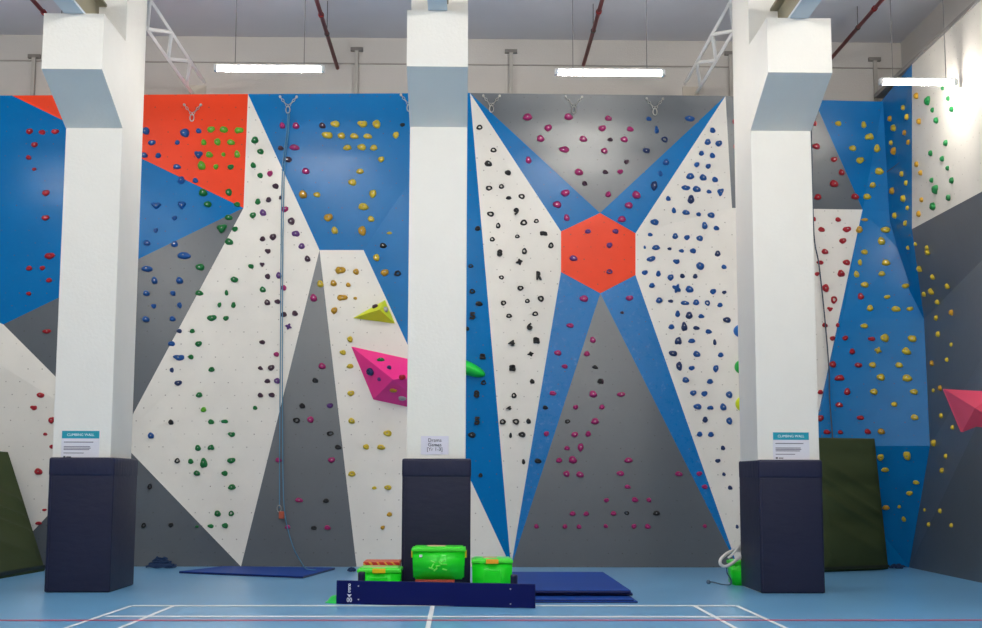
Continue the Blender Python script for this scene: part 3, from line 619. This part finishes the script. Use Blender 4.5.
for k, t in enumerate(('Drama', 'Games', '[Yr 1-3]')): flat_text(t, .058, 0, h - .05 - k * .053, m_blk, s, 'lettering')

# ------------------------------------------------------------------ roof trusses between columns and wall
m_truss = mat('white painted truss steel', (232, 230, 226), .4, .4)
def truss(pa, pb, nm):
    A = PY(*pa, YW - .02); B = PY(*pb, YW - .02)
    root = thing('truss', f'white lattice truss tying the {nm} column to the climbing wall', 'truss', tuple((A + B) / 2), 'white lattice trusses')
    base = (A + B) / 2; A = A - base; B = B - base
    y1 = -(YW - (YS + DEP)) + .02
    for nme, p in (('upper_chord', A), ('lower_chord', B)):
        bm = BM(); tube(bm, [p + Vector((0, 0, 0)), p + Vector((0, y1, 0))], .028, 4); obj(nme, bm, m_truss, root)
    k = 0; y = -.42; step = .66; cur = B
    while y - step > y1 - .3:
        nxt = A if cur is B else B
        bm = BM(); tube(bm, [cur + Vector((0, y, 0)), nxt + Vector((0, max(y - step, y1), 0))], .028, 8); obj('lattice_bar', bm, m_truss, root)
        cur = nxt; y -= step
    bm = BM(); d = (A - B) * .5; box(bm, -.13, .13, -.02, .02, -.13, .03, .004); obj('end_plate', bm, mat('beige end plate', (176, 168, 156), .5), root)
truss((204, 82), (192, 93), 'left'); truss((685, 83.5), (696, 94), 'right')

# ------------------------------------------------------------------ sprinkler pipes, wall brackets, lamps
m_pipe = mat('dark red pipe', (122, 30, 34), .5, .4)
for (x, y, nm) in ((337.5, 68, 'left of the middle column'), (583.5, 65, 'above the grey panel'), (828, 62, 'behind the right column'), (92, 66, 'behind the left column')):
    p = PY(x, y, YB)
    r = thing('sprinkler_pipe', f'dark red sprinkler pipe under the ceiling, {nm}', 'pipe', (p.x, YB, p.z), 'red sprinkler pipes')
    bm = BM(); tube(bm, [(0, 0, 0), (0, -20, 0)], .03, 10); obj('pipe', bm, m_pipe, r, True)
    bm = BM(); tube(bm, [(0, -2.5, 0), (0, -2.57, 0)], .042, 10); obj('coupling', bm, m_pipe, r, True)
    for yy in (-1.7, -5, -9):
        bm = BM(); tube(bm, [(0, yy, .03), (0, yy, ZC - p.z)], .006, 6); tube(bm, [(0, yy - .012, 0), (0, yy + .012, 0)], .04, 10); obj('hanger', bm, m_dark, r)
    bm = BM(); tube(bm, [(0, -3.9, -.03), (0, -3.9, .17)], [.018, .018], 8); box(bm, -.03, .03, -3.93, -3.87, .14, .17); obj('sprinkler_head', bm, m_pipe, r)
m_br = mat('grey bracket steel', (168, 164, 158), .5, .4)
for (x, y, nm) in ((35, 57, 'left of the left column'), (357, 50, 'above the big blue panel'), (511, 52, 'right of the middle column'), (730, 54, 'left of the right column'), (874, 60, 'near the right corner')):
    p = PY(x, y, YB)
    r = thing('wall_bracket', f'grey steel T bracket on the upper wall {nm}', 'bracket', (p.x, YB, p.z), 'steel brackets above the climbing wall')
    bm = BM(); box(bm, -.1, .1, -.06, 0, -.03, .03); obj('plate', bm, mat('bracket plate', (120, 116, 112), .5), r)
    bm = BM(); box(bm, -.03, .03, -.07, -.03, -(p.z - ZT) - .1, -.03); obj('strut', bm, m_br, r)
m_tube = mat('lit fluorescent diffuser', (255, 252, 244), .4, emit=158)
m_tube2 = mat('lit hall diffuser', (255, 252, 244), .4, emit=178)
m_hous = mat('white lamp housing', (225, 225, 225), .4); m_wire = mat('grey wire', (120, 118, 118), .5)
def lamp(x, y, z, L, label, w1=-.3, w2=.3, grp='hanging tube lamps', dirx=True):
    r = thing('tube_lamp', label, 'lamp', (x, y, z), grp)
    def q(u, v, w): return (u, v, w) if dirx else (v, u, w)
    def bb(bm, u0, u1, v0, v1, z0, z1, bev=0):
        if dirx: box(bm, u0, u1, v0, v1, z0, z1, bev)
        else: box(bm, v0, v1, u0, u1, z0, z1, bev)
    bm = BM(); bb(bm, -L / 2, L / 2, -.028, .028, .015, .045, .008); obj('housing', bm, m_hous, r)
    bm = BM()
    pts = [q(u, 0, -.016) for u in (-L / 2 + .02, L / 2 - .02)]; tube(bm, pts, .036, 8); obj('diffuser', bm, m_tube if y > 15 else m_tube2, r)
    for u in (-L / 2, L / 2):
        bm = BM(); bb(bm, u - .025, u + .025, -.045, .045, -.05, .03, .008); obj('end_cap', bm, m_hous, r)
    for u in (w1, w2):
        bm = BM(); tube(bm, [q(u, 0, .04), q(u, 0, ZC - z)], .006, 6); obj('suspension_wire', bm, m_wire, r)
YL = YW - 3.6
for (xa, xb, y, wa, wb, nm) in ((216, 323, 67.5, 235, 304, 'hanging tube lamp over the orange and blue panels'), (556.5, 663, 71.5, 573, 647, 'hanging tube lamp over the grey panel above the hexagon'), (881, 990, 81, 893, 975, 'hanging tube lamp at the right corner')):
    a = PY(xa, y, YL); b = PY(xb, y, YL); b.x = min(b.x, XR - .08); cx = (a.x + b.x) / 2
    lamp(cx, YL, a.z, b.x - a.x, nm, PY(wa, y, YL).x - cx, min(PY(wb, y, YL).x, XR - .2) - cx)
zl = PY(269, 67.5, YL).z
la = PY(269, 67.5, YL).x; lb = PY(610, 71.5, YL).x; dx = lb - la
lamp(la - dx, YL, zl, 1.5, 'hanging tube lamp further left along the climbing wall')
for yy in (11.8, 7.2, 2.6, -2.0):
    for k in range(-1, 3):
        lamp(min(la + dx * k, XR - 1.3), yy, zl + .35, 1.5, 'hanging tube lamp over the hall floor towards the camera', grp='tube lamps over the hall')

# ------------------------------------------------------------------ top anchors and ropes
m_steel = mat('zinc chain', (190, 188, 182), .35, .5, metal=.7)
def off(px, py, d):
    l, n, i = hit(px, py, bvh); return l - ray(px, py) * d
def anchor(px, py, label):
    c = off(px, py, .05)
    r = thing('top_anchor', label, 'anchor', tuple(c), 'chain anchors along the wall top')
    for s in (-1, 1):
        bm = BM(); e = Vector((s * .13, .02, .17))
        for k in range(4):
            a = e * ((k + .1) / 4); b = e * ((k + 1.15) / 4); m_ = (a + b) / 2; u = (b - a); ln = u.length / 2; u.normalize()
            side = Vector((0, 1, 0)) if k % 2 else u.cross(Vector((0, 1, 0)))
            side = (side - u * side.dot(u)).normalized()
            tube(bm, [m_ + u * math.cos(t) * ln + side * math.sin(t) * .016 for t in [2 * math.pi * j / 12 for j in range(12)]], .006, 6, True)
        obj('chain', bm, m_steel, r, True)
        bm = BM(); tube(bm, [e + Vector((0, .04, 0)), e + Vector((0, -.02, 0))], .02, 6); obj('bolt', bm, m_steel, r)
    bm = BM(); tube(bm, [(math.sin(t) * .032, 0, -.045 + math.cos(t) * .055) for t in [2 * math.pi * j / 16 for j in range(16)]], .009, 8, True); obj('carabiner', bm, m_steel, r, True)
    return c
for (x, y, nm) in ((192, 115, 'on the orange panel'), (288, 107, 'holding the blue rope on the big blue panel'), (409, 105, 'half hidden left of the middle column'), (491.5, 106, 'beside the middle column on the grey panel'), (574, 107, 'in the middle of the grey panel top'), (655, 109, 'at the right of the grey panel top'), (812, 165 - 55, 'behind the right column')):
    anchor(x, y, f'steel chain top anchor {nm}')
m_rope = mat('blue grey rope', (92, 140, 170), .8, .2, .15, 120); m_rope2 = mat('dark blue rope', (40, 62, 98), .8, .2, .3, 60)
r = thing('climbing_rope', 'doubled blue climbing rope hanging down the tall white and grey panels', 'rope', tuple(off(281, 300, .1)))
base = Vector(r.location)
bm = BM()
def px_path(lst, d=.09): return [off(x, y, d) - base for x, y in lst]
tube(bm, spline(px_path([(288, 113), (286.5, 135), (282.5, 170), (281, 250), (280.5, 330), (280, 400), (279.5, 470), (279.5, 508)])), .008, 6)
obj('rope_strand', bm, m_rope, r, True)
bm = BM()
pts = px_path([(289.5, 113), (288, 135), (284.5, 170), (282.8, 250), (282.4, 330), (282.4, 400), (283, 480), (284.5, 510), (288, 530), (294, 549), (300, 560)], .11)
pts += [PZ(306, 568.5, .045) - base, PZ(316, 570, .045) - base]
tube(bm, spline(pts), .008, 6); obj('rope_strand', bm, m_rope, r, True)
bm = BM(); c = off(281, 514, .12) - base
box(bm, c.x - .03, c.x + .05, c.y - .03, c.y + .03, c.z - .07, c.z + .04, .012); obj('belay_device', bm, mat('orange belay device', (176, 84, 60), .5), r)
bm = BM(); tube(bm, [c + Vector((-.03 + math.sin(t) * .03, 0, .08 + math.cos(t) * .05)) for t in [2 * math.pi * j / 14 for j in range(14)]], .007, 6, True); obj('carabiner', bm, m_steel, r, True)
r = thing('climbing_rope', 'thin dark rope hanging down behind the right column', 'rope', tuple(off(824, 300, .1))); base = Vector(r.location)
bm = BM(); tube(bm, spline(px_path([(811, 113), (812, 165), (814, 235), (819, 265), (825, 320), (829, 370), (829.5, 395), (832, 430), (834, 455)])), .011, 6)
obj('rope_strand', bm, mat('charcoal rope', (70, 78, 92), .8), r, True)

# rope heaps
def heap(c, w, h, label, n=9, sd=1, rr=.011):
    rnd = random.Random(sd); bm = BM(); pts = []
    for k in range(n * 14):
        t = k * 2 * math.pi / 14; lay = (k // 14) / n
        rad = w * (1 - .75 * lay) * rnd.uniform(.55, 1.15)
        pts.append(Vector((math.cos(t) * rad, math.sin(t) * rad * .45, rr + h * lay * (.55 + .45 * math.sin(t * .7) ** 2) + rnd.uniform(0, .02))))
    tube(bm, spline(pts, 3), rr, 6)
    o = obj('rope_heap', bm, m_rope2, None, True); o.location = c; return tag(o, label, 'rope')
heap(PZ(161, 568), .23, .15, 'dark blue climbing rope coiled in a heap by the wall behind the left column', 13, 3)
heap(PZ(897, 568.5), .13, .05, 'flat coil of dark blue rope on the floor in the right corner', 5, 5)
heap(PZ(352, 572), .07, .05, 'small bundle of blue rope end behind the left green crate', 4, 8)

# ------------------------------------------------------------------ mats
m_mat = mat('royal blue mat vinyl', (0, 62, 152), .5, .22, .05, 2, .1, 6); m_matd = mat('dark blue mat edge', (4, 20, 80), .5, .4)
def slab(name, pts, th, m, medge, label, cat, group=None, z0=0.0):
    a = [Vector((p.x, p.y, z0)) for p in pts]; ctr = sum(a, Vector()) / len(a)
    root = thing(name, label, cat, tuple(ctr), group)
    bm = BM(); prism(bm, [p - ctr for p in a], Vector((0, 0, th - .006)))
    bmesh.ops.bevel(bm, geom=list(bm.edges), offset=.005, segments=1, affect='EDGES'); obj('edge', bm, medge, root)
    bm = BM(); prism(bm, [(p - ctr) * .995 + Vector((0, 0, th - .006)) for p in a], Vector((0, 0, .006))); obj('top_cover', bm, m, root)
    return root
slab('gym_mat', [PZ(178.8, 573.3), PZ(303, 578.5), PZ(335, 569.5), PZ(223, 568.2)], .03, m_mat, m_matd, 'thin blue gym mat lying by the wall in front of the white panel tip', 'mat')
def rect(x0, x1, y0, y1): return [Vector((x0, y0, 0)), Vector((x1, y0, 0)), Vector((x1, y1, 0)), Vector((x0, y1, 0))]
yf0 = PZ(600, 603).y
xr = PZ(638, 603).x; 
g = 'stacked blue gym mats'
slab('gym_mat', rect(xr - 1.25, xr, yf0, yf0 + 2.9), .017, m_mat, m_matd, 'blue gym mat, lowest of the stack right of the crates', 'mat', g, 0)
slab('gym_mat', rect(xr - 1.25, xr - .04, yf0 + .02, yf0 + 2.9), .017, m_mat, m_matd, 'blue gym mat, second from the floor in the stack', 'mat', g, .018)
yt = PZ(600, 593.5, .06).y
slab('gym_mat', rect(xr - 1.3, PZ(633.5, 594, .06).x, yt, yt + 2.9), .03, m_mat, m_matd, 'blue gym mat, second from the top of the stack', 'mat', g, .037)
yt2 = PZ(600, 590.3, .1).y
slab('gym_mat', rect(xr - 1.3, PZ(630.5, 590, .1).x, yt2, PZ(600, 571.8, .1).y), 0.032, m_mat, m_matd, 'blue gym mat on top of the stack right of the crates', 'mat', g, .068)
# leaning green crash mats
m_green = mat('olive green canvas', (56, 68, 40), .75, .25, .12, 3, 1.0, 5, wave=.55, stretch=(.5, .5, 1.0))
def lean_mat(b0, b1, t1, t0, th, label):
    """bottom-left, bottom-right, top-right, top-left front corners in the world"""
    n = (b1 - b0).cross(t0 - b0).normalized()
    if n.y < 0: n = -n
    r = thing('crash_mat', label, 'mat', tuple((b0 + b1) / 2), 'green crash mats leaning on the wall'); base = Vector(r.location)
    N = 64; bm = BM(); rnd = random.Random(4)
    gf = []; gb = []
    for j in range(N + 1):
        rf = []; rb = []
        for i in range(N + 1):
            u = i / N; v = j / N
            p = (b0 * (1 - u) + b1 * u) * (1 - v) + (t0 * (1 - u) + t1 * u) * v - base
            e = min(u, 1 - u, v, 1 - v); k = min(1, e * 12)
            wr = .02 * (1 - abs(math.sin(17 * v + 5.5 * u + 1.1 * math.sin(3 * u + 9 * v)))) ** 1.5 * 2 * (.4 + .6 * math.sin(3.14 * min(1, v * 1.15))) * k * (1 if u > .1 else .5)
            p2 = p - n * (wr + .02 * k)
            rf.append(bm.verts.new(p2)); rb.append(bm.verts.new(p + n * th))
        gf.append(rf); gb.append(rb)
    for j in range(N):
        for i in range(N):
            bm.faces.new((gf[j][i], gf[j][i + 1], gf[j + 1][i + 1], gf[j + 1][i])); bm.faces.new((gb[j][i], gb[j + 1][i], gb[j + 1][i + 1], gb[j][i + 1]))
    for i in range(N):
        bm.faces.new((gf[0][i], gb[0][i], gb[0][i + 1], gf[0][i + 1])); bm.faces.new((gf[N][i], gf[N][i + 1], gb[N][i + 1], gb[N][i]))
        bm.faces.new((gf[i][0], gf[i + 1][0], gb[i + 1][0], gb[i][0])); bm.faces.new((gf[i][N], gb[i][N], gb[i + 1][N], gf[i + 1][N]))
    obj('cover', bm, m_green, r, True)
    bm = BM()
    q = [b0 - n * .02, b1 - n * .02, b1 + n * th, b0 + n * th]; q = [p - base for p in q]
    prism(bm, [p + Vector((0, 0, .02)) for p in q], Vector((0, 0, .035))); bmesh.ops.scale(bm, vec=(1.008, 1.02, 1), verts=bm.verts); obj('base_strip', bm, mat('dark mat underside', (34, 42, 30), .6), r)
b0 = PZ(824, 572.5); b1 = PZ(888.5, 570); b0.z = .02; b1.z = .02
t0 = PY(812, 437.5, YW - 1.0); t1 = PY(874.5, 438.5, YW - 1.08)
lean_mat(b0, b1, t1, t0, .2, 'olive green crash mat leaning against the blue corner behind the right column')
b1 = PZ(45, 571); b0 = PZ(-40, 586); b1.z = .02; b0.z = .02
t1 = PY(8, 452, YW - .7); t0 = PY(-85, 445, YW - 1.1)
lean_mat(b0, b1, t1, t0, .2, 'olive green crash mat leaning on the wall at the far left edge')

# ------------------------------------------------------------------ bench on its side, crates, oddments
m_navy = mat('navy painted board', (2, 14, 84), .5, .18, .05, 6); m_white = mat('white print', (225, 228, 240), .5)
A_ = PZ(336, 603.8); B_ = PZ(535, 608.4)
u_ = (B_ - A_).normalized(); nb = Vector((-u_.y, u_.x, 0)); L = (B_ - A_).length; mid = (A_ + B_) / 2; ang = math.atan2(u_.y, u_.x)
yb = mid.y
def PB(px, py, back=0.0):
    d = ray(px, py); q = mid + nb * back; t = (q - O).dot(nb) / d.dot(nb); w_ = O + d * t - mid
    return Vector((w_.dot(u_), back, w_.z))
hb = PB(436, 582.3).z
r = thing('gym_bench', 'long navy gym bench tipped on its side in front of the green crates', 'bench', tuple(mid), None, ang)
bm = BM(); box(bm, -L / 2, L / 2, 0, .035, 0, hb, .006); obj('seat_board', bm, m_navy, r)
for cx in (PB(361.5, 578, .3).x, PB(514, 577, .3).x):
    bm = BM(); box(bm, cx - .03, cx + .03, .035, .31, .03, hb - .03, .01); obj('leg', bm, mat('dark navy leg', (14, 20, 60), .4), r)
    bm = BM(); box(bm, cx - .036, cx + .036, .27, .34, hb - .12, hb + .075, .02); obj('foot', bm, mat('dark navy leg', (14, 20, 60), .4), r)
bm = BM(); box(bm, -L / 2 + .3, L / 2 - .3, .035, .09, hb * .35, hb * .6, .006); obj('brace_rail', bm, m_navy, r)
for px, py in ((358.5, 586), (358.5, 599.5), (510.5, 589), (510.5, 604)):
    bm = BM(); tube(bm, [(0, -.004, 0), (0, .004, 0)], .008, 8); o = obj('bolt', bm, m_steel, r); o.location = PB(px, py)
cx = PB(349.5, 591).x
bm = BM()
def pz(y): return PB(349.5, y).z
for k in range(5):
    z = pz(584.6 + k * 1.75)
    tube(bm, [(cx + math.cos(t) * .011, -.002, z + math.sin(t) * .0075) for t in [6.283 * j / 10 for j in range(8 if k % 2 else 10)]], .0034, 5, k % 2 == 0)
z0 = pz(594.0)
prism(bm, [Vector((cx - .026, -.003, z0)), Vector((cx, -.003, z0 - .036)), Vector((cx + .026, -.003, z0)), Vector((cx, -.003, z0 - .006))], Vector((0, .003, 0)))
for sgn in (-1, 1):
    z0 = pz(599.8)
    tube(bm, [(cx + sgn * .015 + math.cos(t) * .010, -.002, z0 + math.sin(t) * .02) for t in [6.283 * j / 10 for j in range(10)]], .0045, 5, True)
obj('printed_emblem', bm, m_white, r)

m_gr = mat('bright green plastic', (24, 226, 36), .3, .5, .05, 6, trans=.0); m_lid = mat('lime green lid plastic', (70, 232, 52), .3, .5)
m_yc = mat('yellow plastic', (240, 200, 20), .4)
def crate(x, y, z, w, d, h, label, front='', clip='side', clipm=None):
    r = thing('storage_crate', label, 'crate', (x, y, z), 'bright green storage crates')
    bm = BM(); lidh = .04
    t = .93; hb_ = h - lidh
    pts = [(-w / 2 * t, 0 + .02, 0), (w / 2 * t, .02, 0), (w / 2 * t, d - .02, 0), (-w / 2 * t, d - .02, 0)]
    top = [(-w / 2 * .97, .0, hb_), (w / 2 * .97, .0, hb_), (w / 2 * .97, d, hb_), (-w / 2 * .97, d, hb_)]
    a = [bm.verts.new(p) for p in pts]; b = [bm.verts.new(p) for p in top]
    bm.faces.new(a); bm.faces.new(b)
    for i in range(4): bm.faces.new((a[i], a[(i + 1) % 4], b[(i + 1) % 4], b[i]))
    bmesh.ops.recalc_face_normals(bm, faces=bm.faces)
    bmesh.ops.bevel(bm, geom=list(bm.edges), offset=.02, segments=3, affect='EDGES'); obj('body', bm, m_gr, r, True)
    bm = BM(); box(bm, -w / 2, w / 2, -.012, d + .012, hb_ - .012, hb_ + .028, .012); box(bm, -w / 2 + .03, w / 2 - .03, .02, d - .02, hb_ + .02, h, .006); obj('lid', bm, m_lid, r)
    if clip != 'side':
        bm = BM(); box(bm, -w * .2, w * .2, -.008, .012, hb_ * .45, hb_ * .8, .006); obj('front_panel', bm, m_gr, r)
    if clip == 'side':
        for sg in (-1, 1):
            bm = BM(); box(bm, sg * w * .49 - .014, sg * w * .49 + .014, d * .3, d * .5, hb_ - .085, hb_ - .0, .008); obj('clip', bm, m_yc, r)
    else:
        bm = BM(); box(bm, -w * .15, w * .15, -.03, .01, hb_ - .015, hb_ + .034, .008); obj('clip', bm, clipm or mat('orange yellow plastic', (245, 168, 40), .4), r)
    bm = BM(); box(bm, -w * .22, w * .12, d * .3, d * .75, h, h + .004); obj('lid_sticker', bm, mat('faded paper sticker', (222, 190, 150), .7, .3, .4, 22), r)
    return r
yc = yb + .68
def at(px0, px1, ytop, Y):
    a = PY(px0, ytop, Y); b = PY(px1, ytop, Y); return (a.x + b.x) / 2, b.x - a.x, a.z
# middle crate on a red brown box
x, w, zt = at(411.5, 466, 546.8, yc); zb = PY(439, 579.5, yc).z
cr = crate(x, yc, zb, w, .42, zt - zb, 'tall green storage crate with yellow side clips on a red box')
bm = BM(); box(bm, -w * .36, -w * .30, -.006, .006, (zt - zb) * .68, (zt - zb) * .76, .002); obj('label_sticker', bm, m_paper, cr)
bm = BM(); rnd = random.Random(2)
for k in range(9): 
    aa = rnd.uniform(0, 6.28); q0 = Vector((rnd.uniform(-.1, .05), .012, (zt - zb) * rnd.uniform(.3, .6)))
    tube(bm, [q0, q0 + Vector((math.cos(aa) * .05, 0, math.sin(aa) * .05))], .009, 6)
obj('pieces_inside', bm, mat('pale green pieces', (120, 236, 90), .5), cr)
x2, w2, _ = at(416, 454, 580, yc)
r = thing('flat_box', 'flat red brown games box under the middle green crate', 'box', (x2, yc, 0))
m_red = mat('red brown card', (128, 44, 36), .6, .3, .3, 14)
bm = BM(); box(bm, -w2 / 2, w2 / 2, 0, .42, 0, zb - .035, .005); obj('box_base', bm, m_red, r)
bm = BM(); box(bm, -w2 / 2 - .006, w2 / 2 + .006, -.006, .426, zb - .04, zb - .003, .004); obj('box_lid', bm, mat('red patterned card', (168, 70, 52), .6, .3, .5, 40), r)
# left and right crates
x, w, zt = at(357, 401, 568, yc + .1)
crate(x, yc + .1, 0, w, .5, zt, 'low green storage crate left of the navy middle pad', clip='front', clipm=m_yc)
x3, w3, z3 = at(366, 401, 565, yc + .75)
z3 = .37
r = thing('flat_box', 'red and yellow patterned games box behind the left green crate', 'box', (x3 - .02, yc + .66, 0))
bm = BM(); box(bm, -w3 / 2, w3 / 2, 0, .5, 0, z3 - .03, .005); obj('box_base', bm, m_red, r)
def stripes():
    m = bpy.data.materials.new('red and yellow striped card'); m.use_nodes = True; nt = m.node_tree; b = nt.nodes['Principled BSDF']
    tc = nt.nodes.new('ShaderNodeTexCoord'); w = nt.nodes.new('ShaderNodeTexWave'); w.inputs['Scale'].default_value = 7; w.bands_direction = 'DIAGONAL'; w.inputs['Distortion'].default_value = 3
    cr_ = nt.nodes.new('ShaderNodeValToRGB'); cr_.color_ramp.elements[0].color = lin((205, 40, 44)); cr_.color_ramp.elements[1].color = lin((240, 170, 60)); cr_.color_ramp.elements[0].position = .6
    nt.links.new(tc.outputs['Object'], w.inputs[0]); nt.links.new(w.outputs['Fac'], cr_.inputs[0]); nt.links.new(cr_.outputs[0], b.inputs['Base Color']); return m
bm = BM(); box(bm, -w3 / 2 - .006, w3 / 2 + .006, -.006, .506, z3 - .035, z3, .004); obj('box_lid', bm, stripes(), r)
x, w, zt = at(471.5, 513, 558.6, yc + .1)
crate(x, yc + .1, 0, w, .45, zt, 'green storage crate with orange front clip right of the middle pad', clip='front')
# green crate behind the right pad
Yg = YS + DEP + .0
p = PZ(736, 585.7); zt = PY(736, 560.5, p.y).z
x0 = PY(732.8, 575, p.y).x
r = crate(x0 + .22, p.y, 0, .44, .4, zt, 'green storage crate mostly hidden behind the right column pad', clip='front')
# white webbing sling and grey cord
c0 = PY(737, 552, p.y + .1)
r = thing('webbing_sling', 'looped white webbing sling lying over the crate behind the right pad', 'sling', tuple(c0))
m_web = mat('white webbing', (222, 220, 216), .7)
def sling(path, name, wd=.04, th=.006, m=m_web):
    bm = BM(); pts = spline([PY(x, y, p.y + dy) - c0 for x, y, dy in path], 5)
    rings = []
    for i, q in enumerate(pts):
        t = (pts[min(i + 1, len(pts) - 1)] - pts[max(i - 1, 0)]).normalized()
        u = t.cross(Vector((0.25, 1, 0.1))).normalized(); v = t.cross(u)
        rings.append([bm.verts.new(q + u * a * wd / 2 + v * b_ * th / 2) for a, b_ in ((-1, -1), (1, -1), (1, 1), (-1, 1))])
    for i in range(len(rings) - 1):
        for k in range(4): bm.faces.new((rings[i][k], rings[i][(k + 1) % 4], rings[i + 1][(k + 1) % 4], rings[i + 1][k]))
    bm.faces.new(rings[0]); bm.faces.new(rings[-1]); obj(name, bm, m, r, True)
p.y -= .12
sling([(741, 549, .1), (735, 550, .08), (727, 553.5, .02), (721, 559, -.03), (720.5, 564, -.04), (725, 566.5, -.03), (731, 564, -.02), (737, 559.5, .02), (742, 556, .06)], 'strap_loop')
sling([(734, 541, .1), (732.3, 545, .06), (733.5, 549, .04), (738, 551, .04), (743, 552, .1)], 'strap_loop', .02)
sling([(742, 543, .12), (737, 549, .04), (733, 554, .0), (728, 558, .0)], 'strap_tail', .03)
bm = BM(); q = [PY(726.5, 567, p.y), PY(727.2, 573, p.y + .1), PY(731, 580, p.y + .1), PZ(730, 584.5, .015), PZ(722, 584.3, .015), PZ(714, 582.3, .015), PZ(709, 581.8, .02)]
tube(bm, spline([v - c0 for v in q]), .008, 6); obj('cord', bm, mat('grey cord', (84, 100, 122), .8), r, True)
bm = BM(); bmesh.ops.create_uvsphere(bm, u_segments=10, v_segments=8, radius=.028); o = obj('cord_knot', bm, mat('grey cord', (84, 100, 122), .8), r, True); o.location = PZ(708.5, 582, .028) - c0
# green marker cone lying at the bench end
pp = PZ(331, 604); bm = BM()
prof = [(.13, 0), (.13, .006), (.11, .016), (.075, .06), (.05, .075), (.02, .078)]
rings = [[bm.verts.new((a * math.cos(6.2832 * k / 24), a * math.sin(6.2832 * k / 24), z)) for k in range(24)] for a, z in prof]
for i in range(len(rings) - 1):
    for k in range(24): bm.faces.new((rings[i][k], rings[i][(k + 1) % 24], rings[i + 1][(k + 1) % 24], rings[i + 1][k]))
bm.faces.new(rings[0]); bm.faces.new(rings[-1])
o = obj('marker_cone', bm, mat('green cone plastic', (20, 205, 80), .3), None, True); o.location = (A_.x - .0, A_.y + .16, 0)
tag(o, 'flat green marker cone on the floor at the left bench end', 'marker cone')

# ------------------------------------------------------------------ world and view
w = bpy.data.worlds.new('world'); bpy.context.scene.world = w; w.use_nodes = True
w.node_tree.nodes['Background'].inputs[0].default_value = (.9, .95, 1, 1); w.node_tree.nodes['Background'].inputs[1].default_value = .05
vs = bpy.context.scene.view_settings
vs.view_transform = 'Standard'; vs.look = 'None'; vs.gamma = 1; vs.use_curve_mapping = False; vs.exposure = -0.1
